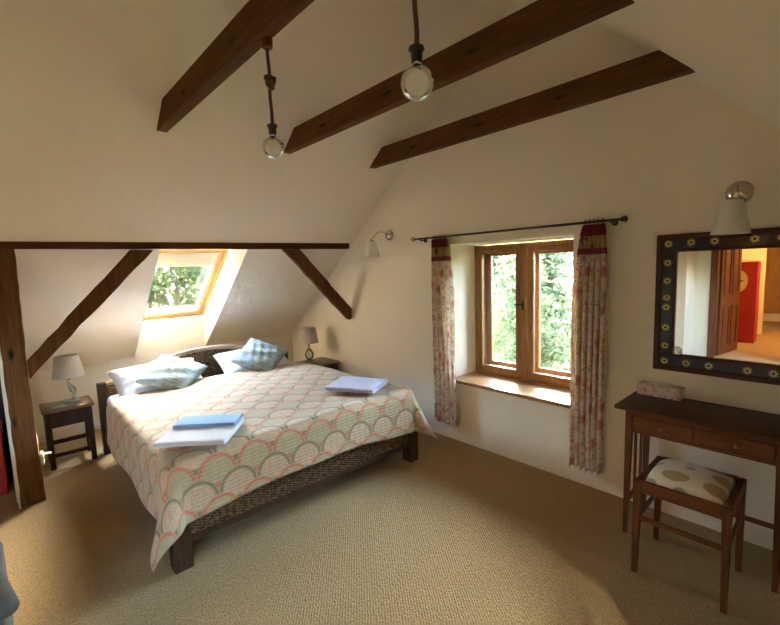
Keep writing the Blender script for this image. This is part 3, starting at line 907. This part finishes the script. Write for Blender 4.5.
# table lamps
def table_lamp(x, y, z, label, style):
    t = thing('table_lamp', label, 'table lamp', (x, y, z), 0, 'bedside lamps with beige shades')
    H0 = .232
    b = MB(); b.lathe([(.087, H0+.185), (.119, H0), (.117, H0), (.085, H0+.185)], n=48, cap=False)
    bmv = b.bm
    b.build('lamp_shade', M['shade'], t, 60)
    if style == 0:
        MB().box(-.055, .055, -.045, .045, 0, .022, bev=.004).build('base', M['block'], t)
        pts = []; rad = []
        for k in range(25):
            a = k/24
            pts.append((.020*math.sin(a*PI*1.6+.3)+.006, .006*math.cos(a*7), .022+.21*a)); rad.append(.010+.016*math.exp(-((a-.45)/.17)**2)-.004*a)
        MB().tube(pts, rad, 20).build('stem', M['clear'], t, 180)
    else:
        MB().lathe([(.038, 0), (.052, .006), (.052, .018), (.038, .022)], n=32).build('base', M['block'], t, 35)
        MB().lathe([(.018, .022), (.04, .04), (.055, .07), (.055, .10), (.035, .135), (.014, .165), (.011, .19), (.012, .205)], n=32).build('stem', M['clear'], t, 180)
    MB().lathe([(.013, .200), (.015, .205), (.015, .25), (.010, .255)], n=20).build('lamp_socket', M['chrome'], t, 35)
    b = MB()
    for k in range(3):
        a = k*2*PI/3+.4; b.tube([(.01*math.cos(a), .01*math.sin(a), .246), (.101*math.cos(a), .101*math.sin(a), .322)], .002, 6)
    b.build('shade_carrier', M['chrome'], t)
table_lamp(.352, 4.60, .512, 'bedside lamp with twisted glass stem on the table beside the post', 0)
table_lamp(2.655, 4.38, .500, 'bedside lamp with round glass body on the corner table below the brace', 1)
gd = MB().box(-.05, .05, -.035, .035, 0, .012, bev=.003).build('glass_coaster', M['block'], loc=(.255, 4.49, .512))
tag(gd, 'flat clear glass coaster lying in front of the twisted glass lamp', 'coaster')

# ------------------------------------------------------------------ bed
bed = thing('double_bed', 'wide dark wicker double bed with arched headboard below the skylight', 'bed', (0, 0, 0))
BX0, BX1, BY0, BY1 = .535, 2.420, 2.355, 4.52
lg = .095
for x, y in ((BX0, BY0), (BX1-lg, BY0)):
    MB().box(x, x+lg, y, y+lg, 0, .47, bev=.004).build('leg', M['bedwood'], bed)
for x in (BX0, BX1-.07):
    MB().box(x, x+.07, BY1-.05, BY1+.02, 0, .655, bev=.005).build('headboard_post', M['bedwood'], bed)
b = MB(); b.box(BX0+lg, BX1-lg, BY0+.02, BY0+.045, .165, .42); b.build('foot_panel', M['wicker'], bed)
MB().box(BX0+lg, BX1-lg, BY0+.008, BY0+.055, .140, .175, bev=.003).build('foot_rail', M['bedwood'], bed)
for x in (BX0+.02, BX1-.045):
    MB().box(x, x+.025, BY0+lg, BY1-.05, .165, .42).build('side_panel', M['wicker'], bed)
    MB().box(x-.008, x+.033, BY0+lg, BY1-.05, .140, .175, bev=.003).build('side_rail', M['bedwood'], bed)
# arched headboard
def arch(u): 
    s = 1-abs(2*u-1)
    s = s*s*(3-2*s)
    return .650+.185*(.25*math.sin(PI*u)+.75*min(1, max(0, (math.sin(PI*u)-.25)/.75))**.8)
b = MB(); n = 40
hx0, hx1 = BX0+.07, BX1-.07
top = [(hx0+(hx1-hx0)*k/n, BY1-.028, arch(k/n)-.02) for k in range(n+1)]
b.poly([(hx0, BY1-.028, .42)]+top+[(hx1, BY1-.028, .42)], (0, .022, 0))
b.build('headboard_panel', M['wicker'], bed)
b = MB()
b.tube([(hx0+(hx1-hx0)*k/n, BY1-.017, arch(k/n)-.010) for k in range(n+1)], .024, 12)
b.build('headboard_rail', M['wickerlight'], bed, 60)
MB().box(BX0+.05, BX1-.05, BY0+.06, BY1-.06, .32, .545, bev=.05, seg=4).build('mattress', M['linen'], bed, 60)

# quilt
TX0, TX1, TY0, TY1, TZ = .530, 2.425, 2.345, 4.08, .600
def quilt():
    t = thing('quilt', 'patchwork quilt with scalloped coral and green arcs draped over the bed', 'quilt', ((TX0+TX1)/2, TY0, 0))
    ox, oy = (TX0+TX1)/2, TY0
    DL_, DR_, DF_ = .330, .275, .270      # overhangs left, right, foot
    rc = .075
    NU, NV = 130, 130
    sx0, sx1 = TX0-DL_, TX1+DR_
    ty0, ty1 = TY0-DF_, TY1
    def pos(s, tt):
        ex = (TX0+rc-s) if s < TX0+rc else ((s-(TX1-rc)) if s > TX1-rc else 0)
        sgn = -1 if s < TX0+rc else 1
        ey = max(0, (TY0+rc)-tt)
        bx = min(max(s, TX0+rc), TX1-rc); by = max(tt, TY0+rc)
        z = TZ+.028*math.exp(-((s-1.0)/.5)**2)*0
        u_ = (s-TX0)/(TX1-TX0); v_ = (tt-TY0)/(TY1-TY0)
        # soft rise over sleeping side and pillows edge
        puff = .022*math.sin(PI*min(1, max(0, u_)))+.010*math.sin(9*s+2.1*tt)*.4+.006*math.sin(6*tt-3*s)
        z += puff
        r = math.hypot(ex, ey)
        if r > 1e-6:
            phi = math.atan2(ey, ex)
            a = min(r/rc, PI/2)
            hor = rc*math.sin(a); dz = rc*(1-math.cos(a))
            rest = max(0, r-rc*PI/2)
            f = math.sin(2*phi)
            # rest hangs nearly straight; corners flare out
            al = R(5)+R(24)*f*f
            if ex > 0 and ey == 0: al += R(2)*math.sin(tt*7+1)
            if ey > 0 and ex == 0: al += R(1.5)*math.sin(s*6)
            hor += rest*math.sin(al)+.010*math.sin(phi*6)*f*(rest/.3); dz += rest*math.cos(al)
            dirx, diry = math.cos(phi)*sgn, -math.sin(phi)
            return (bx+dirx*hor, by+diry*hor, z-dz)
        return (bx, by, z)
    def fn(u, v):
        s = sx0+(sx1-sx0)*u
        # foot hem is pulled unevenly
        hem = ty0-.06*max(0, 1-u*1.5)+.03*math.sin(u*5)+.05*max(0, .12-u)/.12
        tt = hem+(ty1-.10*max(0, 0)-hem)*v
        x, y, z = pos(s, tt)
        if v > .985: z -= .012*(v-.985)/.015
        z = max(z, .012)
        return (x-ox, y-oy, z)
    def uvf(u, v):
        s = sx0+(sx1-sx0)*u
        hem = ty0-.06*max(0, 1-u*1.5)+.03*math.sin(u*5)+.05*max(0, .12-u)/.12
        return (s, hem+(ty1-hem)*v+.06)
    b = MB(); b.grid(NU, NV, fn, uvf)
    o = b.build('quilt_cover', M['quilt'], t, 180)
    solidify(o, .012, -1)
    return t
quilt()

def pillow(name, w, h, th, mat, M4, label, cat, group, seed=0, corner=.10):
    rnd = random.Random(seed)
    ph = [rnd.uniform(0, 6) for _ in range(5)]
    b = MB(); n = 28
    def side(sg):
        def fn(u, v):
            a, c = 2*u-1, 2*v-1
            e = (max(0, 1-a*a)**.5)*(max(0, 1-c*c)**.5)
            pin = 1-corner*(1-abs(a*c)**1.5*0)*0
            px = a*w/2*(1-corner*(1-abs(c)**2)*0-corner*(c*c)*(a*a)*-.0-.06*(1-c*c))
            py = c*h/2*(1-.06*(1-a*a))
            wr = .006*math.sin(9*a+ph[0]+4*c)*e+.004*math.sin(15*c+ph[1]-6*a)*e
            return (px, py, sg*(th/2*e**.75+wr))
        return fn
    b.grid(n, n, side(1)); b.grid(n, n, side(-1))
    bmesh.ops.remove_doubles(b.bm, verts=b.bm.verts, dist=.0004)
    bmesh.ops.recalc_face_normals(b.bm, faces=b.bm.faces)
    o = b.build(name, mat, smooth=180)
    o.matrix_world = M4
    return tag(o, label, cat, group)
def PM(x, y, z, tilt, yaw=0, roll=0):
    return Matrix.Translation((x, y, z)) @ Matrix.Rotation(R(yaw), 4, 'Z') @ Matrix.Rotation(R(tilt), 4, 'X') @ Matrix.Rotation(R(roll), 4, 'Z')
pillow('pillow', .74, .46, .17, M['linen'], PM(.985, 4.235, .645, 30, 2), 'white pillow beneath the patterned cushion, at the end beside the post', 'pillow', 'white bed pillows', 1)
pillow('pillow', .74, .46, .17, M['linen'], PM(1.90, 4.235, .645, 28, -2), 'white pillow beneath the patterned cushion, at the end beside the corner lamp', 'pillow', 'white bed pillows', 2)
pillow('cushion', .48, .44, .12, M['cushion'], PM(1.065, 4.10, .710, 26, 6, 44), 'pale blue and green patterned cushion on the pillow nearer the post', 'cushion', 'patterned scatter cushions', 3)
pillow('cushion', .48, .44, .12, M['cushion'], PM(1.915, 4.13, .725, 30, -3, 44), 'pale blue and green patterned cushion on the pillow nearer the corner lamp', 'cushion', 'patterned scatter cushions', 4)

def towel_fold(x, y, z, w, d, h, rz, mat, label, layers=3, top_shift=0):
    t = thing('folded_towel', label, 'towel', (x, y, z), R(rz), 'towels folded on the bed')
    b = MB(); rnd = random.Random(int(x*100))
    # one folded cloth: flattened spiral profile extruded across the width
    lh = h/layers
    prof = []
    for k in range(layers):
        zc = lh*(k+.5)
        xs = [-d/2+.01, d/2-.01] if k % 2 == 0 else [d/2-.01, -d/2+.01]
        for i in range(9):
            prof.append((xs[0]+(xs[1]-xs[0])*i/8, zc))
        if k < layers-1:
            sg = 1 if xs[1] > 0 else -1
            for i in range(1, 6):
                a = -PI/2+PI*i/6
                prof.append((xs[1]+sg*lh*.5*math.cos(a), zc+lh*.5+lh*.5*math.sin(a)))
    n = len(prof)-1
    def fn(u, v):
        i = min(int(u*n), n-1) if u < 1 else n-1
        f = u*n-i
        a = prof[i]; c = prof[i+1]
        py, pz = a[0]+(c[0]-a[0])*f, a[1]+(c[1]-a[1])*f
        pxx = (v-.5)*w*(1-.015*rnd.random()*(v in (0, 1)))
        return (pxx, py, pz+.0015*math.sin(v*11+py*20))
    b.grid(n, 22, fn)
    o = b.build('towel_cloth', mat, t, 180); solidify(o, lh*.86, 0)
    subsurf(o, 1)
    return t
tz = .632
towel_fold(.815, 2.625, tz-.006, .40, .40, .036, -40, M['tw'], 'white folded towel under the bright blue one on the bed', 3)
towel_fold(.880, 2.703, tz+.033, .385, .19, .018, -40, M['tb'], 'bright blue folded towel lying on top of a white towel', 2)
towel_fold(2.075, 2.70, tz-.002, .42, .36, .042, -62, M['tl'], 'pale lavender folded towel lying alone on the bed by the window wall', 3)

# ------------------------------------------------------------------ things behind the post and in the hall
wd = thing('wardrobe', 'made-up dark cupboard standing in for the shaded eaves behind the brown post', 'wardrobe', (0, 0, 0))  # invented cupboard, its dark front replaces the shaded eave space
MB().poly([(-1.3, 4.60, 0), (-1.3, 5.15, 0), (-1.3, 5.15, .81), (-1.3, 4.60, 1.25)], (1.215, 0, 0)).build('carcass', M['wardrobe'], wd)
for x0 in (-1.28, -.68):
    dd = MB().box(x0, x0+.575, 4.582, 4.599, .05, .97, bev=.003).build('door', M['wardrobe'], wd)
    MB().sphere((x0+.5, 4.572, .5), .012, n=12).build('knob', M['brass'], dd, 180)
rcx = thing('red_chest', 'low red painted chest behind the brown post', 'chest', (-.445, 4.36, 0))
MB().box(-.34, .33, -.15, .15, .0, .46, bev=.006).build('chest_body', M['red'], rcx)
MB().box(-.35, .34, -.16, .16, .46, .50, bev=.006).build('chest_lid', M['red'], rcx)
for a in (-1, 1): MB().tube([(a*.04, -.16, .25), (a*.04, -.175, .25), (-a*.0, -.18, .23)], .006).build('handle', M['iron'], rcx)

ac = thing('armchair', 'grey upholstered chair whose rounded arm end pokes in at the lower corner', 'armchair', (-.40, 2.02, 0))
b = MB()
pts = [(.312-.10*(k/9), -.25+.085*k*.75, .555+.012*k/9) for k in range(10)]
b.tube([(.312, -.268, .540), (.312, -.265, .545), (.312, -.258, .55)]+pts[0:], [.004, .018, .027]+[.032]*10, 20)
b.box(.255, .300, -.20, .30, .18, .535, bev=.015, seg=2)
b.build('arm', M['greyrail'], ac, 60)
b = MB()
b.tube([(-.300, -.268, .540), (-.300, -.258, .55), (-.29, .32, .56)], [.018, .03, .032], 20); b.box(-.300, -.255, -.20, .30, .18, .535, bev=.015, seg=2)
b.build('arm', M['greyrail'], ac, 60)
MB().box(-.25, .25, -.24, .30, .20, .40, bev=.03, seg=3).build('seat', M['greyrail'], ac, 60)
MB().box(-.25, .25, .22, .32, .40, .80, bev=.03, seg=3).build('backrest', M['greyrail'], ac, 60)
for x in (-.24, .24):
    for y in (-.20, .26): MB().lathe([(.014, 0), (.020, .20)], c=(x, y, 0), n=14).build('leg', M['nst'], ac, 60)

rc = thing('red_cabinet', 'red painted cabinet with cream oval seen through the doorway in the mirror', 'cabinet', (-4.28, 1.35, 0))
MB().box(-.17, .17, -.225, .30, 0, 1.48, bev=.005).build('cabinet_body', M['red'], rc)
MB().box(-.19, .20, -.26, .33, 1.48, 1.515, bev=.004).build('cabinet_top', M['cream'], rc)
b = MB(); b.poly([(.171, .035+.13*math.cos(a), 1.14+.20*math.sin(a)) for a in [2*PI*k/36 for k in range(36)]], (.006, 0, 0))
b.build('oval_panel', M['cream'], rc)
pw = thing('pine_wardrobe', 'panelled pine wardrobe at the end of the hall in the mirror', 'wardrobe', (-7.75, .60, 0))
MB().box(-.3, .0, -.55, .95, 0, .20).build('plinth', M['whitepaint'], pw, label='white plinth')
MB().box(-.3, .02, -.55, .95, .20, 2.1, bev=.004).build('carcass', M['pined'], pw)
for k in range(3):
    y0 = -.53+k*.49
    dd = MB().box(.02, .045, y0, y0+.47, .24, 2.06, bev=.003).build('door', M['pined'], pw)
    b = MB()
    for z0, z1 in ((.32, 1.0), (1.15, 1.98)):
        b.box(.044, .056, y0+.07, y0+.10, z0, z1); b.box(.044, .056, y0+.37, y0+.40, z0, z1); b.box(.044, .056, y0+.10, y0+.37, z0, z0+.03); b.box(.044, .056, y0+.10, y0+.37, z1-.03, z1)
    b.build('panel_moulding', M['pined'], dd)
    MB().sphere((.055, y0+.44, 1.1), .014, n=12).build('knob', M['iron'], dd, 180)
# hall ceiling lamp (lit)
hl = thing('hall_ceiling_lamp', 'round opal ceiling lamp glowing in the hall', 'ceiling lamp', (-4.3, .45, 2.45))
q = NT('lamp_glow'); q.b.inputs['Emission Color'].default_value = (1, .60, .24, 1); q.b.inputs['Emission Strength'].default_value = 13.0
gm = q.fin((.9, .85, .7), .4)
MB().lathe([(.15, 0), (.15, -.03), (.12, -.075), (.06, -.10), (.001, -.105)], n=32).build('lamp_glass', gm, hl, 60)
MB().lathe([(.165, 0), (.165, -.018), (.15, -.02)], n=32).build('lamp_ring', M['chrome'], hl, 40)

# ------------------------------------------------------------------ outside: ground, trees
g = MB().box(-15, 34, -12, 34, -3.2, -3.0).build('lawn', M['grass']); tag(g, 'green lawn outside the windows', 'lawn'); g['kind'] = 'structure'
g.name = 'ground'
def conifer(seed, H, rb):
    rnd = random.Random(seed)
    tr = MB(); tr.tube([(0, 0, H*k/6) for k in range(7)], [.16*(1-k/6.4) for k in range(7)], 8)
    b = MB()
    z = .6
    while z < H-.15:
        rr = rb*(1-z/H)**.85*rnd.uniform(.85, 1.1)
        for k in range(9):
            a = rnd.uniform(0, 2*PI); L_ = rr*rnd.uniform(.7, 1.05)
            m = max(4, int(L_*13))
            for i in range(m):
                f = (i+.6)/m
                x = L_*f*math.cos(a); y = L_*f*math.sin(a); zz = z-.25*L_*f*f+.1*f
                for q_ in range(6):
                    c = Vector((x+rnd.gauss(0, .06+.05*f), y+rnd.gauss(0, .06+.05*f), zz+rnd.gauss(0, .05)))
                    d = Vector((rnd.gauss(0, 1), rnd.gauss(0, 1), rnd.gauss(-.5, .6))).normalized()*rnd.uniform(.06, .13)
                    e = d.cross(Vector((rnd.gauss(0, 1), rnd.gauss(0, 1), rnd.gauss(0, 1)))).normalized()*rnd.uniform(.018, .036)
                    vs = [b.bm.verts.new(p) for p in (c-d-e*.3, c-e, c+d, c+e)]
                    b.bm.faces.new(vs)
        z += rnd.uniform(.16, .24)
    return tr, b
def broad(seed, H, rb, n=5200):
    rnd = random.Random(seed)
    tr = MB(); tr.tube([(0, 0, 0), (.05, .02, H*.3), (0, .08, H*.55), (.1, 0, H*.8)], [.17, .13, .09, .04], 8)
    for k in range(7):
        a = k*2.4; tr.tube([(0, .03, H*(.3+.06*k)), (rb*.4*math.cos(a), rb*.4*math.sin(a), H*(.42+.06*k)), (rb*.75*math.cos(a), rb*.75*math.sin(a), H*(.5+.06*k))], [.05, .035, .015], 6)
    b = MB()
    cl = []
    for k in range(46):
        while True:
            p = Vector((rnd.uniform(-1, 1), rnd.uniform(-1, 1), rnd.uniform(-1, 1)))
            if .45 < p.length < 1: break
        cl.append((Vector((p.x*rb, p.y*rb, H*.60+p.z*H*.38)), rnd.uniform(.28, .55)))
    for i in range(n):
        c0, r0 = rnd.choice(cl)
        c = c0+Vector((rnd.gauss(0, 1), rnd.gauss(0, 1), rnd.gauss(0, 1)))*r0*.55
        d = Vector((rnd.gauss(0, 1), rnd.gauss(0, 1), rnd.gauss(0, .7))).normalized()*rnd.uniform(.05, .09)
        e = d.cross(Vector((rnd.gauss(0, 1), rnd.gauss(0, 1), rnd.gauss(0, 1)))).normalized()*rnd.uniform(.03, .05)
        b.bm.faces.new([b.bm.verts.new(p) for p in (c-d, c-e, c+d, c+e)])
    return tr, b
def tree(name, maker, args, mat, loc, label):
    t = thing(name, label, 'tree', loc)
    tr, b = maker(*args)
    tr.build('trunk', M['bark'], t, 60); b.build('foliage', mat, t)
    return t
c1 = tree('conifer_tree', conifer, (1, 5.9, 1.85), M['needles'], (8.6, 5.0, -3), 'tall pale green conifer outside the gable window, seen through its pane nearer the bed')
c1['group'] = 'trees in the garden'
def again(src, loc, rz, sc, label):
    o = copy_tree(src); o.location = loc; o.rotation_euler.z = rz; o.scale = (sc,)*3; o['label'] = label; return o
again(c1, (9.0, 2.5, -3), 2.1, 1.02, 'pale green conifer outside the gable window, behind its pane beside the curtain by the desk')
again(c1, (12.6, 4.9, -3), 4.0, 1.05, 'larger conifer standing farther back, between the two nearest conifers')
again(c1, (16.2, 8.2, -3), 2.6, 1.5, 'tallest conifer at the back, glimpsed between the others through the gable window')
again(c1, (16.6, 3.0, -3), 5.2, 1.6, 'conifer at the back, glimpsed past the curtain by the desk')
again(c1, (11.6, 7.7, -3), 1.0, 1.05, 'farther conifer standing behind the one nearest the bed side')
again(c1, (12.6, -.3, -3), 3.6, 1.45, 'conifer nearest the far end of the garden row, mostly behind the curtain by the desk')
again(c1, (9.8, -2.6, -3), .6, 1.3, 'added unseen conifer beyond the desk end of the gable wall, blocking sky light')  # out of view, added to keep sky light off the window jamb
again(c1, (7.6, -6.0, -3), 4.6, 1.3, 'added unseen conifer farthest along past the gable wall, blocking sky light')  # also out of view, added to screen the sky on that side
b1 = tree('leafy_tree', broad, (5, 5.6, 2.0, 9000), M['leaves'], (2.9, 10.6, -3), 'bushy green leafy tree seen through the skylight')
b1['group'] = 'trees in the garden'
again(b1, (5.9, 14.6, -3), 1.7, 1.1, 'leafy tree standing next to the bushy one, beyond the skylight corner')
again(b1, (.6, 15.0, -3), 3.3, 1.08, 'leafy tree farther off, beyond the skylight side nearest the post')

# ------------------------------------------------------------------ light
wd_ = bpy.data.worlds.new('World'); S.world = wd_; wd_.use_nodes = True
nt = wd_.node_tree; bg = nt.nodes['Background']
sky = nt.nodes.new('ShaderNodeTexSky'); sky.sky_type = 'NISHITA'; sky.sun_disc = False
sky.sun_elevation = R(28); sky.sun_rotation = R(43); sky.air_density = 1.0; sky.dust_density = 1.5
mxw = nt.nodes.new('ShaderNodeMix'); mxw.data_type = 'RGBA'; mxw.inputs[0].default_value = .5
nt.links.new(sky.outputs[0], mxw.inputs[6]); mxw.inputs[7].default_value = (.74, .86, 1.08, 1)
nt.links.new(mxw.outputs[2], bg.inputs[0]); bg.inputs[1].default_value = 1.5
def sunlight(az_vec, elev, strength):
    l = bpy.data.lights.new('sun', 'SUN'); l.energy = strength; l.angle = R(.6); l.color = (1, .86, .66)
    o = bpy.data.objects.new('sun', l); COL.objects.link(o)
    d = -Vector((az_vec[0]*math.cos(elev), az_vec[1]*math.cos(elev), math.sin(elev)))
    o.rotation_euler = d.to_track_quat('-Z', 'Y').to_euler(); o.location = (6, 8, 9)
a = Vector((.712, .70)).normalized()
sunlight(a, R(25.2), 8.5)
def portal(c, sx, sy, nrm):
    l = bpy.data.lights.new('portal', 'AREA'); l.shape = 'RECTANGLE'; l.size = sx; l.size_y = sy
    l.cycles.is_portal = True
    o = bpy.data.objects.new('daylight_portal', l); COL.objects.link(o); o.location = c
    o.rotation_euler = Vector(nrm).to_track_quat('-Z', 'Y').to_euler()
portal((T+.02, (WY0+WY1)/2, (WZ0+WZ1)/2), 1.1, 1.25, (-1, 0, 0))
nb = Vector((0, .75, .945)).normalized()
cs_ = Vector((1.38, (SY2+YK)/2, (SZ+1.09)/2))+nb*.2
portal(cs_, .80, 1.25, -nb)

nf = Vector((0, -KF, 1)).normalized()
cf_ = Vector(((FX0+FX1)/2, (FY0+FY1)/2, sf((FY0+FY1)/2)))+nf*.45
portal(cf_, 1.4, .98, -nf)  # portal of the added front skylight

# ------------------------------------------------------------------ camera
yaw, pitch, roll = R(42.409), R(6.0872), R(-1.912)
fw = Vector((math.sin(yaw)*math.cos(pitch), math.cos(yaw)*math.cos(pitch), -math.sin(pitch)))
r = fw.cross(Vector((0, 0, 1))).normalized(); u = r.cross(fw)
r2 = r*math.cos(roll)+u*math.sin(roll); u2 = -r*math.sin(roll)+u*math.cos(roll)
cam = bpy.data.cameras.new('camera'); co = bpy.data.objects.new('camera', cam); COL.objects.link(co)
co.matrix_world = Matrix.Translation((0, 0, 1.6)) @ Matrix(((r2.x, u2.x, -fw.x), (r2.y, u2.y, -fw.y), (r2.z, u2.z, -fw.z))).to_4x4()
cam.sensor_fit = 'HORIZONTAL'; cam.sensor_width = 36; cam.lens = 421.48/780*36
cam.clip_start = .02; cam.clip_end = 200
S.camera = co
S.view_settings.view_transform = 'Standard'; S.view_settings.look = 'None'; S.view_settings.gamma = 1
S.view_settings.exposure = 4.42
try: S.view_settings.use_curve_mapping = False
except Exception: pass
cy = S.cycles
cy.use_denoising = True
try: cy.denoiser = 'OPENIMAGEDENOISE'
except Exception: pass
cy.max_bounces = 12; cy.diffuse_bounces = 6; cy.glossy_bounces = 5; cy.transmission_bounces = 8; cy.transparent_max_bounces = 16
cy.sample_clamp_indirect = 12; cy.caustics_reflective = False; cy.caustics_refractive = False
